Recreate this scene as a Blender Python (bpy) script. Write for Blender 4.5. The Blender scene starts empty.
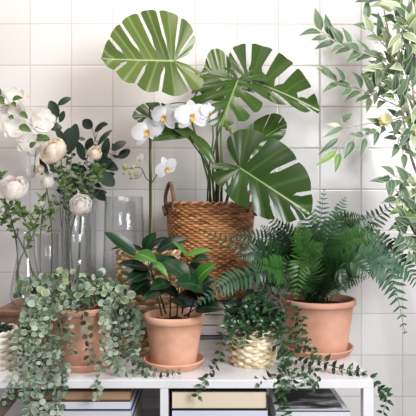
import bpy, math, random
from mathutils import Vector as V, Matrix
R = random.Random(7)
sc = bpy.context.scene
COL = sc.collection
ZC = 1.2; F = 552.0
T = ZC - .449            # table top height
PI = math.pi
def P(x, y, d): return V(((x-208)/F*d, d, ZC+(208-y)/F*d))
def W(px, d): return px*d/F
def rr(a, b): return R.uniform(a, b)
def rv(s): return V((rr(-s, s), rr(-s, s), rr(-s, s)))
def hexc(h):
    c = [int(h[i:i+2], 16)/255 for i in (0, 2, 4)]
    return tuple((x/12.92 if x <= .04045 else ((x+.055)/1.055)**2.4) for x in c)+(1,)

# ---------------------------------------------------------------- materials
def newmat(name):
    m = bpy.data.materials.new(name); m.use_nodes = True
    nt = m.node_tree; b = nt.nodes['Principled BSDF']
    return m, nt, b
def N(nt, t, **k):
    n = nt.nodes.new(t)
    for a, v in k.items(): setattr(n, a, v)
    return n
def ramp(nt, fac, stops, interp='LINEAR'):
    r = N(nt, 'ShaderNodeValToRGB'); r.color_ramp.interpolation = interp
    e = r.color_ramp.elements
    while len(e) < len(stops): e.new(.5)
    for i, (p, c) in enumerate(stops): e[i].position = p; e[i].color = c
    nt.links.new(fac, r.inputs[0]); return r.outputs[0]
def mixc(nt, f, a, b, mode='MIX'):
    m = N(nt, 'ShaderNodeMix', data_type='RGBA', blend_type=mode)
    for s, v in ((0, f), (6, a), (7, b)):
        if hasattr(v, 'is_linked'): nt.links.new(v, m.inputs[s])
        else: m.inputs[s].default_value = v
    return m.outputs[2]
def noise(nt, scale, detail=3, coord='Object'):
    tc = N(nt, 'ShaderNodeTexCoord'); n = N(nt, 'ShaderNodeTexNoise')
    n.inputs['Scale'].default_value = scale; n.inputs['Detail'].default_value = detail
    nt.links.new(tc.outputs[coord], n.inputs['Vector']); return n.outputs['Fac']
def bump(nt, b, h, strength=.3, dist=.002):
    n = N(nt, 'ShaderNodeBump'); n.inputs['Strength'].default_value = strength; n.inputs['Distance'].default_value = dist
    nt.links.new(h, n.inputs['Height']); nt.links.new(n.outputs[0], b.inputs['Normal'])
def plain(name, c1, c2=None, rough=.6, scale=20, bmp=0, spec=.5, lo=.35, hi=.65):
    m, nt, b = newmat(name)
    b.inputs['Roughness'].default_value = rough; b.inputs['Specular IOR Level'].default_value = spec
    if c2:
        f = noise(nt, scale)
        nt.links.new(ramp(nt, f, [(lo, hexc(c1)), (hi, hexc(c2))]), b.inputs['Base Color'])
        if bmp: bump(nt, b, f, bmp)
    else: b.inputs['Base Color'].default_value = hexc(c1)
    return m
def leafmat(name, dark, light, rim=None, rib=None, rough=.42, trans=.25, rimw=.72, spec=.45, veins=False, ribw=.09):
    """uv.x = position along (or across one lobe), uv.y = 0 at the midrib, 1 at the margin; rnd = value of the single leaf"""
    m, nt, b = newmat(name)
    at = N(nt, 'ShaderNodeAttribute', attribute_name='rnd')
    c = mixc(nt, at.outputs['Fac'], hexc(dark), hexc(light))
    uv = N(nt, 'ShaderNodeUVMap', uv_map='UVMap'); sp = N(nt, 'ShaderNodeSeparateXYZ')
    nt.links.new(uv.outputs[0], sp.inputs[0])
    if rim:
        f = ramp(nt, sp.outputs[1], [(rimw-.12, (0, 0, 0, 1)), (rimw+.05, (1, 1, 1, 1))])
        c = mixc(nt, f, c, hexc(rim))
    if veins:
        f = ramp(nt, sp.outputs[0], [(0, (0, 0, 0, 1)), (.4, (0, 0, 0, 1)), (.5, (.30, .30, .30, 1)), (.6, (0, 0, 0, 1)), (1, (0, 0, 0, 1))])
        c = mixc(nt, f, c, hexc(veins))
    if rib:
        f = ramp(nt, sp.outputs[1], [(.012, (.8, .8, .8, 1)), (ribw, (0, 0, 0, 1))])
        c = mixc(nt, f, c, hexc(rib))
    nt.links.new(c, b.inputs['Base Color'])
    b.inputs['Roughness'].default_value = rough; b.inputs['Specular IOR Level'].default_value = spec
    if trans:
        tr = N(nt, 'ShaderNodeBsdfTranslucent'); nt.links.new(c, tr.inputs[0])
        mx = N(nt, 'ShaderNodeMixShader'); mx.inputs[0].default_value = trans
        nt.links.new(b.outputs[0], mx.inputs[1]); nt.links.new(tr.outputs[0], mx.inputs[2])
        nt.links.new(mx.outputs[0], nt.nodes['Material Output'].inputs[0])
    return m
def rndmat(name, stops, rough=.7, bmp=0, scale=60):
    m, nt, b = newmat(name)
    at = N(nt, 'ShaderNodeAttribute', attribute_name='rnd')
    n = len(stops)
    c = ramp(nt, at.outputs['Fac'], [(i/(n-1), hexc(s)) for i, s in enumerate(stops)])
    nt.links.new(c, b.inputs['Base Color']); b.inputs['Roughness'].default_value = rough
    if bmp: bump(nt, b, noise(nt, scale), bmp)
    return m
M = {}
def tilemat():
    m, nt, b = newmat('glazed_tile')
    g = N(nt, 'ShaderNodeNewGeometry'); mp = N(nt, 'ShaderNodeVectorMath', operation='SUBTRACT')
    nt.links.new(g.outputs['Position'], mp.inputs[0]); mp.inputs[1].default_value = (-.045, 0, ZC+.0667)
    sp = N(nt, 'ShaderNodeSeparateXYZ'); nt.links.new(mp.outputs[0], sp.inputs[0])
    ds = []
    cells = []
    for k in (0, 2):
        d = N(nt, 'ShaderNodeMath', operation='DIVIDE'); nt.links.new(sp.outputs[k], d.inputs[0]); d.inputs[1].default_value = .15
        fl = N(nt, 'ShaderNodeMath', operation='FLOOR'); nt.links.new(d.outputs[0], fl.inputs[0]); cells.append(fl.outputs[0])
        pp = N(nt, 'ShaderNodeMath', operation='PINGPONG'); nt.links.new(d.outputs[0], pp.inputs[0]); pp.inputs[1].default_value = .5
        ds.append(pp.outputs[0])
    mn = N(nt, 'ShaderNodeMath', operation='MINIMUM'); nt.links.new(ds[0], mn.inputs[0]); nt.links.new(ds[1], mn.inputs[1])
    cx = N(nt, 'ShaderNodeCombineXYZ'); nt.links.new(cells[0], cx.inputs[0]); nt.links.new(cells[1], cx.inputs[1])
    wn = N(nt, 'ShaderNodeTexWhiteNoise', noise_dimensions='2D'); nt.links.new(cx.outputs[0], wn.inputs['Vector'])
    tile = mixc(nt, wn.outputs['Value'], hexc('d5d1ce'), hexc('dcd8d6'))
    f = ramp(nt, mn.outputs[0], [(.007, (0, 0, 0, 1)), (.013, (1, 1, 1, 1))])
    nt.links.new(mixc(nt, f, hexc('bcafa3'), tile), b.inputs['Base Color'])
    rg = N(nt, 'ShaderNodeMapRange'); nt.links.new(f, rg.inputs[0]); rg.inputs[3].default_value = .8; rg.inputs[4].default_value = .22
    nt.links.new(rg.outputs[0], b.inputs['Roughness'])
    f2 = ramp(nt, mn.outputs[0], [(.006, (0, 0, 0, 1)), (.03, (1, 1, 1, 1))])
    ad = N(nt, 'ShaderNodeMath', operation='MULTIPLY_ADD')
    nt.links.new(noise(nt, 9, 2), ad.inputs[0]); ad.inputs[1].default_value = 1.6; nt.links.new(f2, ad.inputs[2])
    bump(nt, b, ad.outputs[0], .35, .0015)
    return m
M['tile'] = tilemat()
M['floor'] = plain('floor_grey', '8a8580', '9a9590', .5, 6)
M['white'] = plain('white_lacquer', 'dcdadc', 'e6e4e5', .35, 8)
M['terra'] = plain('terracotta_clay', 'cf987c', 'e3b296', .85, 14, .15, .25)
M['terra2'] = plain('terracotta_clay_pale', 'c38f76', 'd8a58c', .85, 11, .15, .25)
M['soil'] = plain('potting_soil', '1d1510', '3a2c20', .95, 90, .8, .2)
M['wood'] = plain('aged_box_wood', '84604c', 'a37c63', .7, 30, .2)
M['greywood'] = plain('weathered_brace_wood', '554842', '70605a', .75, 40, .2)
M['cane'] = rndmat('brown_willow', ['7c4a28', 'a0683c', 'b9804f', 'a56a3a', 'd09a68'], .55, .3, 200)
M['cane_dark'] = plain('brown_willow_lining', '2c1a0f', '3c2415', .8, 60)
M['cane_rim'] = rndmat('twisted_willow_rim', ['7a4a2c', 'a06c44', 'b98558'], .55, .3, 200)
M['handle'] = plain('wrapped_handle', '5f4030', '8a6248', .6, 160, .5)
M['seagrass'] = rndmat('tan_seagrass', ['8a6a48', 'b8946a', 'cdb088', 'e0c9a4'], .75, .4, 150)
M['cream'] = rndmat('cream_rope', ['c8b08a', 'e2cfab', 'f2e6cf', 'ead9b8'], .75, .4, 150)
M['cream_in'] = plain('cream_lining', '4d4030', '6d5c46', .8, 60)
M['whiterope'] = rndmat('white_rope', ['ddd2c2', 'efe8dd', 'f8f4ec'], .75, .4, 150)
M['mon'] = leafmat('monstera_green', '1c330e', '456222', rib='93a860', veins='5c7a38', ribw=.026, rough=.27, trans=.12, spec=.5)
M['monpale'] = leafmat('monstera_green_pale', '26401a', '75873f', rib='b4c284', veins='a8b67c', ribw=.026, rough=.25, trans=.14)
M['monstem'] = leafmat('monstera_petiole', '3c4c22', '6d8444', rough=.45, trans=0)
M['bark'] = plain('brown_stem', '33281c', '54442f', .8, 60, .3)
M['zz'] = leafmat('rubbery_dark_green', '081c0d', '1a3a1f', rib='3b6234', rough=.28, trans=.12)
M['zzlight'] = leafmat('rubbery_fresh_green', '3a7a2c', '6ba545', rib='a5cc7a', rough=.28, trans=.25)
M['fern'] = leafmat('fern_green', '142f1a', '2c5226', rough=.36, trans=.2)
M['fernlight'] = leafmat('fern_green_fresh', '2f5a26', '557f36', rough=.36, trans=.28)
M['fernblue'] = leafmat('fern_green_bluish', '1a3d28', '386640', rough=.48, trans=.2)
M['silver'] = leafmat('silver_green', '425d4c', 'b3c4b0', rough=.5, trans=.18, spec=.4, rim='b9c7a2', rimw=.86)
M['silveryellow'] = leafmat('silver_green_yellowish', '6d7f58', 'b3be92', rough=.5, trans=.2, rim='cdd5b4', rimw=.84)
M['silverdark'] = leafmat('silver_green_painted_shade', '37473a', '6d846c', rough=.5, trans=.15, spec=.3)  # darker copy of silver green; shade among the strands put into the colour
M['silverstem'] = plain('olive_brown_stem', '6d7050', '857a5c', .7, 40)
M['ivy'] = leafmat('small_leaf_dark', '142c1a', '335a30', rough=.28, trans=.12, rib='55774a')
M['ivystem'] = plain('dark_vine_stem', '3c2f22', '54492f', .7, 60)
M['ficus'] = leafmat('variegated_grey_green', '475c4a', '778c6a', rim='b3bf9c', rib='9dae88', rough=.4, trans=.2, rimw=.85)
M['ficuspale'] = leafmat('variegated_pale', '9fb07a', 'd3d9b0', rim='eef0dc', rib='e4ead0', rough=.45, trans=.35, rimw=.7)
M['ficusgreen'] = leafmat('variegated_green', '4f7440', '86a550', rim='b5c78a', rib='a5bf7c', rough=.4, trans=.28, rimw=.86)
M['ficusbark'] = plain('pale_branch', 'a08e7c', 'c2b4a4', .8, 50, .3)
M['euc'] = leafmat('deep_green_foliage', '16241a', '364c3a', rough=.42, trans=.1)
M['eucg'] = leafmat('leafy_green', '3c5a28', '748c48', rough=.5, trans=.2)
M['flstem'] = plain('green_flower_stem', '4f5c34', '6c7848', .6, 50)
M['petal'] = rndmat('white_petal', ['efe9e2', 'f8f5f1', 'fdfcfa'], .55)
M['petalc'] = rndmat('cream_petal', ['f0e0ca', 'f6ecdd', 'faf5ec'], .55)
M['peach'] = rndmat('peach_petal', ['e2a878', 'edc49a', 'f2d6b4'], .55)
M['orch'] = rndmat('orchid_petal', ['eeecef', 'f8f6f8', 'fdfcfd'], .4)
M['lip'] = plain('orchid_lip_yellow', 'c98a2c', 'e8c25e', .5, 300)
M['bud'] = plain('olive_bud', '7b7a45', 'a3a564', .5, 60)
M['flower_y'] = rndmat('pale_yellow_petal', ['e6e0a8', 'f2efcd', 'f8f6e2'], .6)
def petal_translucent():
    for k in ('petal', 'petalc', 'orch', 'flower_y'):
        nt = M[k].node_tree; b = nt.nodes['Principled BSDF']
        src = b.inputs['Base Color'].links[0].from_socket
        tr = N(nt, 'ShaderNodeBsdfTranslucent'); nt.links.new(src, tr.inputs[0])
        mx = N(nt, 'ShaderNodeMixShader'); mx.inputs[0].default_value = .45
        nt.links.new(b.outputs[0], mx.inputs[1]); nt.links.new(tr.outputs[0], mx.inputs[2])
        nt.links.new(mx.outputs[0], nt.nodes['Material Output'].inputs[0])
petal_translucent()
def glass():
    m, nt, b = newmat('clear_glass')
    out = nt.nodes['Material Output']
    tr = N(nt, 'ShaderNodeBsdfTransparent'); tr.inputs[0].default_value = (.985, .988, .99, 1)
    gl = N(nt, 'ShaderNodeBsdfGlossy'); gl.inputs['Roughness'].default_value = .08
    fr = N(nt, 'ShaderNodeLayerWeight'); fr.inputs[0].default_value = .42
    f = ramp(nt, fr.outputs['Facing'], [(0, (.04, .04, .04, 1)), (.5, (.16, .16, .16, 1)), (1, (.8, .8, .8, 1))])
    nt.links.new(ramp(nt, fr.outputs['Facing'], [(0, (.985, .988, .99, 1)), (.5, (.975, .98, .982, 1)), (.95, (.66, .68, .69, 1))]), tr.inputs[0])
    mx = N(nt, 'ShaderNodeMixShader'); nt.links.new(f, mx.inputs[0])
    nt.links.new(tr.outputs[0], mx.inputs[1]); nt.links.new(gl.outputs[0], mx.inputs[2]); nt.links.new(mx.outputs[0], out.inputs[0])
    return m
M['glass'] = glass()
for k, c in dict(paper='e4ddd2', paper2='d8d4d2', cream_pages='e0d0b6', black='1b1b1f', navy='2a3444', greyc='8d8f96', whitec='d9d8de', lav='cfd0de', brown='6e4a35', blue='2f4c8c', tan='a98a68').items():
    M['b_'+k] = plain('book_'+k, c, None, .6)

# ---------------------------------------------------------------- mesh builder
ORG = {}
class MB:
    def __init__(s): s.v = []; s.f = []; s.uv = []; s.r = []; s.m = []; s.rnd = .5; s.mi = 0
    def add(s, p, uv=(0, 1)):
        s.v.append(V(p)); s.uv.append(uv); s.r.append(s.rnd); return len(s.v)-1
    def face(s, *i): s.f.append(i); s.m.append(s.mi)
    def grid(s, pts, uvs=None, closed=False):
        """pts: list of rows; closed joins the last column to the first"""
        ids = [[s.add(p, uvs[i][j] if uvs else (0, 1)) for j, p in enumerate(row)] for i, row in enumerate(pts)]
        n = len(pts[0])
        for i in range(len(pts)-1):
            for j in range(n if closed else n-1):
                k = (j+1) % n
                s.face(ids[i][j], ids[i][k], ids[i+1][k], ids[i+1][j])
        return ids
    def build(s, name, mats, parent=None, smooth=True, bevel=0):
        me = bpy.data.meshes.new(name)
        o0 = ORG[parent.name] if parent else V((0, 0, 0))
        me.from_pydata([tuple(p-o0) for p in s.v], [], s.f)
        if not isinstance(mats, (list, tuple)): mats = [mats]
        for m in mats: me.materials.append(m)
        me.polygons.foreach_set('material_index', s.m)
        me.polygons.foreach_set('use_smooth', [smooth]*len(s.f))
        ul = me.uv_layers.new(name='UVMap')
        vi = [0]*len(me.loops); me.loops.foreach_get('vertex_index', vi)
        fl = []
        for i in vi: fl += [s.uv[i][0], s.uv[i][1]]
        ul.data.foreach_set('uv', fl)
        a = me.attributes.new('rnd', 'FLOAT', 'POINT'); a.data.foreach_set('value', s.r)
        me.update()
        o = bpy.data.objects.new(name, me); COL.objects.link(o)
        if parent: o.parent = parent
        ORG[o.name] = o0
        if bevel:
            b = o.modifiers.new('bevel', 'BEVEL'); b.width = bevel; b.segments = 2; b.limit_method = 'ANGLE'
        return o
def tag(o, label, cat, group=None):
    o['label'] = label; o['category'] = cat
    if group: o['group'] = group
    return o
def thing(name, loc, label, cat, group=None):
    o = bpy.data.objects.new(name, None); COL.objects.link(o); o.location = loc; o.empty_display_size = .03
    ORG[o.name] = V(loc); return tag(o, label, cat, group)
def struct(o): o['kind'] = 'structure'; return o
def box(mb, x0, x1, y0, y1, z0, z1):
    i = [mb.add((x, y, z)) for x in (x0, x1) for y in (y0, y1) for z in (z0, z1)]
    for f in ((0, 1, 3, 2), (4, 6, 7, 5), (0, 4, 5, 1), (2, 3, 7, 6), (0, 2, 6, 4), (1, 5, 7, 3)): mb.face(*[i[k] for k in f])
def lathe(mb, c, prof, n=48, closed=False):
    rows = [[c+V((r*math.cos(2*PI*k/n), r*math.sin(2*PI*k/n), z)) for k in range(n)] for r, z in prof]
    ids = mb.grid(rows, closed=True)
    if not closed:
        for row, fl in ((ids[0], True), (ids[-1], False)):
            mb.face(*(row[::-1] if fl else row))
def cr(pts, n):
    """Catmull-Rom resampling of a list of Vectors"""
    p = [V(q) for q in pts]
    if len(p) < 3:
        return [p[0].lerp(p[-1], i/(n-1)) for i in range(n)]
    p = [p[0]*2-p[1]]+p+[p[-1]*2-p[-2]]
    m = len(p)-3; out = []
    for i in range(n):
        u = i/(n-1)*m; k = min(int(u), m-1); t = u-k
        a, b, c, d = p[k:k+4]
        out.append(.5*((2*b)+(c-a)*t+(2*a-5*b+4*c-d)*t*t+(3*b-a-3*c+d)*t**3))
    return out
def tube(mb, pts, r0, r1=None, sides=6, n=None, uv=(0, 1)):
    if r1 is None: r1 = r0
    q = cr(pts, n or max(4, len(pts)*4)); rows = []
    ref = V((.3, -.9, .31))
    for i, p in enumerate(q):
        d = (q[min(i+1, len(q)-1)]-q[max(i-1, 0)]).normalized()
        s = d.cross(ref)
        if s.length < 1e-3: s = d.cross(V((1, 0, 0)))
        s.normalize(); u = s.cross(d); r = r0+(r1-r0)*i/(len(q)-1)
        rows.append([p+(s*math.cos(2*PI*k/sides)+u*math.sin(2*PI*k/sides))*r for k in range(sides)])
    ids = mb.grid(rows, closed=True)
    mb.face(*ids[0][::-1]); mb.face(*ids[-1])
    return q
OVAL = lambda t: math.sin(PI*t**.85)**.75
ROUND = lambda t: math.sqrt(max(0, 1-(2*t-1)**2))
LANCE = lambda t: math.sin(PI*min(1, t**.7))**1.0*(1-.25*t)
PINNA = lambda t: (1-t**2.2)**.6 if t > .06 else .6
def leaf(mb, b, tip, w, nrm=V((0, -1, .4)), curl=.08, fold=.2, prof=OVAL, n=6, rnd=None, cross=2, twist=0):
    ax = tip-b; L = ax.length
    if L < 1e-5: return
    x = ax/L; s = nrm.cross(x)
    if s.length < 1e-3: s = V((0, 0, 1)).cross(x)+V((.01, 0, 0))
    s.normalize(); nn = x.cross(s)
    if twist: q = Matrix.Rotation(twist, 3, x); s = q @ s; nn = q @ nn
    mb.rnd = R.random() if rnd is None else rnd
    rows = []; uvs = []
    ss = [-1, 0, 1] if cross == 1 else [-1, -.55, 0, .55, 1]
    for i in range(n+1):
        t = i/n; c = b+ax*t+nn*(curl*L*4*t*(1-t)); h = w/2*max(.02, prof(t))
        rows.append([c+s*h*k+nn*(fold*h*abs(k)**1.5) for k in ss]); uvs.append([(t, abs(k)) for k in ss])
    mb.grid(rows, uvs)
def smooth_list(lst, s):
    n = len(lst)-1; u = min(max(s, 0), 1)*n; k = min(int(u), n-1); t = u-k
    g = lambda i: lst[min(max(i, 0), n)]
    a, b, c, d = g(k-1), g(k), g(k+1), g(k+2)
    f = lambda a, b, c, d: .5*((2*b)+(c-a)*t+(2*a-5*b+4*c-d)*t*t+(3*b-a-3*c+d)*t**3)
    if isinstance(b, tuple): return tuple(f(a[i], b[i], c[i], d[i]) for i in range(len(b)))
    return f(a, b, c, d)
MARG = [(.0, .0), (-.22, .16), (-.33, .45), (-.24, .78), (.02, .98), (.3, 1.0), (.56, .88), (.76, .66), (.91, .34), (1., 0)]
ROOT = [0, 0, 0, 0, .02, .1, .26, .46, .7, 1.]
def monstera(mb, J, tip, up, dn, nu=6, nd=6, bend=.1, cup=.08, slit=.022, r0=.42, base=.5, jit=.12):
    Mv = tip-J; L = Mv.length
    for side, sv, nf in ((1, up, nu), (-1, dn, nd)):
        if nf == 0: continue
        nn = (Mv.cross(sv)).normalized()*side
        if nn.y > 0: nn = -nn
        cuts = [0]+[.27+.60*i/(nf-1)+rr(-.012, .012) for i in range(nf)]+[1.0]
        for f in range(len(cuts)-1):
            a0, a1 = cuts[f], cuts[f+1]; mb.rnd = min(1, max(0, base+rr(-jit, jit)))
            ns = 8; nr = 10; rows = []; uvs = []
            ra = r0+rr(-.1, .14)
            for i in range(nr+1):
                r = i/nr; row = []; uv = []
                g = slit*.36*min(1, max(0, (r-ra)/.12))/(.5+.8*r)
                g0 = g if f > 0 else 0; g1 = g if f < len(cuts)-2 else 0
                for j in range(ns+1):
                    u = j/ns; s = (a0+g0)+(a1-g1-a0-g0)*u
                    m = smooth_list(MARG, s); q = smooth_list(ROOT, s)
                    lim = 1-(.045*abs(2*u-1)**3 if (f > 0 or u > .5) and (f < len(cuts)-2 or u < .5) else 0)
                    rq = r*lim
                    aa = q+(m[0]-q)*rq+.05*math.sin(PI*rq)*0; bb = m[1]*rq
                    row.append(J+Mv*aa+sv*bb-nn*(bend*L*max(0, aa)**2)-nn*(cup*L*bb*bb)+nn*(.026*L*math.cos(2*PI*u)*rq*(1-.4*r)))
                    uv.append((u, bb))
                rows.append(row); uvs.append(uv)
            mb.grid(rows, uvs)
def sphere(mb, c, r, n=10, m=7, sx=1, sy=1, sz=1):
    mb.rnd = rr(.2, .9)
    rows = [[c+V((sx*r*math.sin(PI*i/m)*math.cos(2*PI*k/n), sy*r*math.sin(PI*i/m)*math.sin(2*PI*k/n), sz*r*math.cos(PI*i/m))) for k in range(n)] for i in range(m+1)]
    mb.grid(rows, closed=True)
def frame(f):
    f = f.normalized(); a = V((0, 0, 1)) if abs(f.z) < .9 else V((1, 0, 0))
    s = a.cross(f).normalized(); return s, f.cross(s), f
def rosebloom(mb, c, r, face, layers=6, core=0, squash=.85, mat_in=1):
    """ball of overlapping cupped petals opening towards `face`"""
    s, u, f = frame(face)
    mb.mi = 0; sphere(mb, c-f*r*.18, r*.68)
    for k in range(layers):
        q = (k+1)/layers; rad = r*(.25+.75*q); npet = 4+int(k*.9)
        mb.mi = mat_in if k < core else 0
        for i in range(npet):
            az = 2*PI*(i+.5*(k % 2))/npet+rr(-.2, .2); wid = 2*PI/npet*.75
            lo, hi = PI*.95, PI*(.06+.30*q)+rr(-.08, .08)
            mb.rnd = rr(0, 1); rows = []
            for a in range(6):
                th = lo+(hi-lo)*a/5; row = []
                for b in range(6):
                    e = (b/5-.5)*2; ph = az+e*wid*(.4+.6*math.sin(PI*min(1, .2+.7*a/5)))
                    rd = rad*(1+.10*(a/5)**3*(q)+.03*math.cos(e*4+i)+(.04*(1-e*e)))
                    zz = math.cos(th+.12*e*e*(a/5))
                    row.append(c+(s*math.cos(ph)+u*math.sin(ph))*rd*math.sin(th)+f*rd*squash*zz)
                rows.append(row)
            mb.grid(rows)
    mb.mi = 0
def openbloom(mb, c, r, face, npet=6, w=.75, cup=.3, layers=1):
    s, u, f = frame(face)
    for l in range(layers):
        for i in range(npet):
            a = 2*PI*(i+.5*l)/npet+rr(-.15, .15); d = (s*math.cos(a)+u*math.sin(a))
            tip = c+d*r*rr(.85, 1.1)*(1-.2*l)+f*r*(cup+.25*l)*rr(.7, 1.2)
            leaf(mb, c+d*r*.05, tip, r*w, nrm=f, curl=-.12, fold=.25, prof=lambda t: math.sin(PI*t**1.3*.97+.05)**.6, n=6)
def orchid(parent, c, r, face, roll=0, name='orchid_blossom'):
    s, u, f = frame(face); s, u = s*math.cos(roll)+u*math.sin(roll), u*math.cos(roll)-s*math.sin(roll)
    mb = MB()
    for a in (90, 215, 325):
        d = s*math.cos(math.radians(a))+u*math.sin(math.radians(a))
        leaf(mb, c-f*r*.06, c+d*r*1.0-f*r*.15, r*.62, nrm=f, curl=.08, fold=.15, n=7, prof=lambda t: math.sin(PI*(t*.93+.05))**.6)
    for sg in (1, -1):
        d = (s*sg*.96+u*.25)
        leaf(mb, c+f*r*.02, c+d*r*1.05+f*r*.05, r*1.15, nrm=f, curl=.1, fold=-.12, n=8, prof=lambda t: max(.15, math.sin(PI*(t*.96)**.8))**.55)
    o = mb.build(name, M['orch'], parent)
    lb = MB()
    leaf(lb, c+f*r*.05, c-u*r*.42+f*r*.32, r*.28, nrm=f, curl=-.2, fold=.5, n=6)
    for sg in (1, -1): leaf(lb, c+f*r*.05, c+s*sg*r*.14+u*r*.02+f*r*.22, r*.2, nrm=f, curl=-.2, fold=.4, n=5)
    sphere(lb, c+f*r*.1+u*r*.04, r*.09)
    lb.build('lip', M['lip'], o)
    return o

# ---------------------------------------------------------------- setting
mb = MB(); box(mb, -2.6, 2.6, 2.0, 2.12, 0, 2.7); struct(mb.build('wall_back', M['tile'], smooth=False))
mb = MB(); box(mb, -2.6, 2.6, -1.6, 2.0, -.06, 0); struct(mb.build('floor', M['floor'], smooth=False))

# ---------------------------------------------------------------- table
TX0, TX1, TY0, TY1 = -.66, W(165, 1.441)+.002, 1.441, 1.985
TT = .0225
tb = thing('shelf_table', ((TX0+TX1)/2, (TY0+TY1)/2, 0), 'long white lacquered shelf table carrying all the potted plants', 'table')
mb = MB(); box(mb, TX0, TX1, TY0, TY1, T-TT, T); mb.build('tabletop', M['white'], tb, False, .002)
lw = .027
for x in (TX0, TX1-lw):
    for y in (TY0+.001, TY1-lw):
        mb = MB(); box(mb, x, x+lw, y, y+lw, 0, T-TT); mb.build('leg', M['white'], tb, False, .0015)
mb = MB(); box(mb, P(160, 0, 1.441).x, P(168, 0, 1.441).x, TY0+.001, TY1-.03, .482, T-TT); mb.build('divider', M['white'], tb, False, .0015)
mb = MB(); box(mb, TX0+.002, TX1-.002, TY0+.006, TY1-.004, .46, .482); mb.build('lower_shelf', M['white'], tb, False, .0015)
mb = MB()
a, b_ = P(20, 386, 1.475), P(-40, 460, 1.475)
d = (b_-a).normalized(); s = V((d.z, 0, -d.x))*.016
for q in (0,):
    ids = [mb.add(p+V((0, y, 0))) for p in (a-s, a+s, b_+s, b_-s) for y in (0, .02)]
    for f in ((0, 2, 3, 1), (2, 4, 5, 3), (4, 6, 7, 5), (6, 0, 1, 7), (0, 6, 4, 2), (1, 3, 5, 7)): mb.face(*[ids[k] for k in f])
o = mb.build('diagonal_brace', M['greywood'], tb, False, .001); o['label'] = 'weathered grey brown diagonal wooden brace'

# ---------------------------------------------------------------- books
def book(x0, x1, y0, y1, z0, z1, cover, pages, label, group=None, name='book', rot=0, spine='back'):
    cx, cy = (x0+x1)/2, (y0+y1)/2
    t = thing(name, (cx, cy, z0), label, 'book', group)
    c = .0022; mb = MB()
    box(mb, x0, x1, y0, y1, z0, z0+c); box(mb, x0, x1, y0, y1, z1-c, z1)
    if spine == 'back': box(mb, x0, x1, y1-c, y1, z0, z1)
    elif spine == 'front': box(mb, x0, x1, y0, y0+c, z0, z1)
    elif spine == 'left': box(mb, x0, x0+c, y0, y1, z0, z1)
    mb.build('cover', cover, t, False)
    pm = MB(); e = .003
    box(pm, x0+e, x1-e, y0+e, y1-e, z0+c, z1-c)
    pm.build('pages', pages, t, False)
    t.rotation_euler.z = rot
    return t
# stack under the brown basket
zz = T
for i, (h, cov, pg, xa, xb, yf, lab, sp) in enumerate([
    (.036, 'lav', 'paper2', 178, 262, 1.728, 'thick pale grey book lying flat at the bottom of the stack under the brown basket', 'back'),
    (.013, 'greyc', 'paper', 182, 258, 1.735, 'thin grey book between the two pale books lowest in the basket stack', 'front'),
    (.034, 'whitec', 'paper', 180, 263, 1.730, 'white book in the middle of the stack under the brown basket', 'front'),
    (.030, 'whitec', 'paper', 184, 260, 1.737, 'pale book with white pages, above the middle of the basket stack', 'back'),
    (.028, 'paper2', 'paper2', 186, 257, 1.735, 'pale book second from the top beneath the brown basket', 'front'),
    (.021, 'navy', 'paper', 182, 259, 1.725, 'dark blue grey book directly beneath the brown wicker basket', 'front')]):
    book(P(xa, 0, 1.73).x, P(xb, 0, 1.73).x, yf, 1.985-.004*i, zz, zz+h-.0006, M['b_'+cov], M['b_'+pg], lab, 'books stacked under the brown basket', spine=sp)
    zz += h
STK = zz
# lower compartments
def pilez(y, d): return ZC+(208-y)/F*d
bz = .482
def pile(xa, xb, yf, yb, items, group):
    """items from the top: (ytop px, ybot px, cover, pages, label, spine)"""
    for (yt, yb_, cov, pg, lab, sp, dx) in items:
        book(P(xa, 0, yf).x+dx, P(xb, 0, yf).x+dx*.6, yf, yb, pilez(yb_, yf)+.0004, pilez(yt, yf), M['b_'+cov], M['b_'+pg], lab, group, spine=sp)
pile(30, 131, 1.47, 1.75, [
    (391, 401, 'brown', 'tan', 'brown covered book on top of the pile at left below the tabletop', 'back', 0),
    (401, 410, 'whitec', 'paper', 'white book beneath the brown book in the left lower pile', 'front', -.004),
    (410, 421, 'blue', 'paper2', 'blue covered book third down in the left lower pile', 'back', .003),
    (421, 449, 'whitec', 'paper', 'thick pale book below the blue book in the left lower pile', 'back', 0),
    (449, 477.5, 'greyc', 'paper2', 'thick grey book at the bottom of the left lower pile', 'front', 0)], 'books piled on the left of the lower shelf')
pile(171, 267, 1.455, 1.72, [
    (391, 409.5, 'black', 'cream_pages', 'thick black covered book with cream pages right of the divider', 'back', 0),
    (409.8, 424, 'lav', 'paper2', 'pale lavender book beneath the thick cream paged book', 'front', .003),
    (424, 452, 'navy', 'paper', 'dark covered book under the lavender book', 'back', 0),
    (452, 480, 'whitec', 'paper2', 'white book at the bottom of the middle lower pile', 'front', 0)], 'books piled in the middle of the lower shelf')
zt = pilez(411, 1.47)
x0, x1 = P(276, 0, 1.47).x, P(350, 0, 1.47).x
ab = book(x0, x1, 1.47, 1.68, zt-.03, zt, M['b_whitec'], M['b_paper2'], 'large white art book with a black and grey photograph on its cover', 'books piled on the right of the lower shelf', name='art_book', spine='front')
def artmat():
    m, nt, b = newmat('cover_photograph')
    tc = N(nt, 'ShaderNodeTexCoord'); mp = N(nt, 'ShaderNodeMapping'); mp.inputs['Rotation'].default_value = (0, 0, .5); mp.inputs['Scale'].default_value = (9, 26, 9)
    nt.links.new(tc.outputs['Object'], mp.inputs[0])
    n = N(nt, 'ShaderNodeTexNoise'); n.inputs['Scale'].default_value = 1.4; n.inputs['Detail'].default_value = 6
    nt.links.new(mp.outputs[0], n.inputs['Vector'])
    nt.links.new(ramp(nt, n.outputs[0], [(.52, hexc('131315')), (.58, hexc('5d5d60')), (.68, hexc('b8b8bc'))]), b.inputs['Base Color'])
    b.inputs['Roughness'].default_value = .4
    return m
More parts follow.
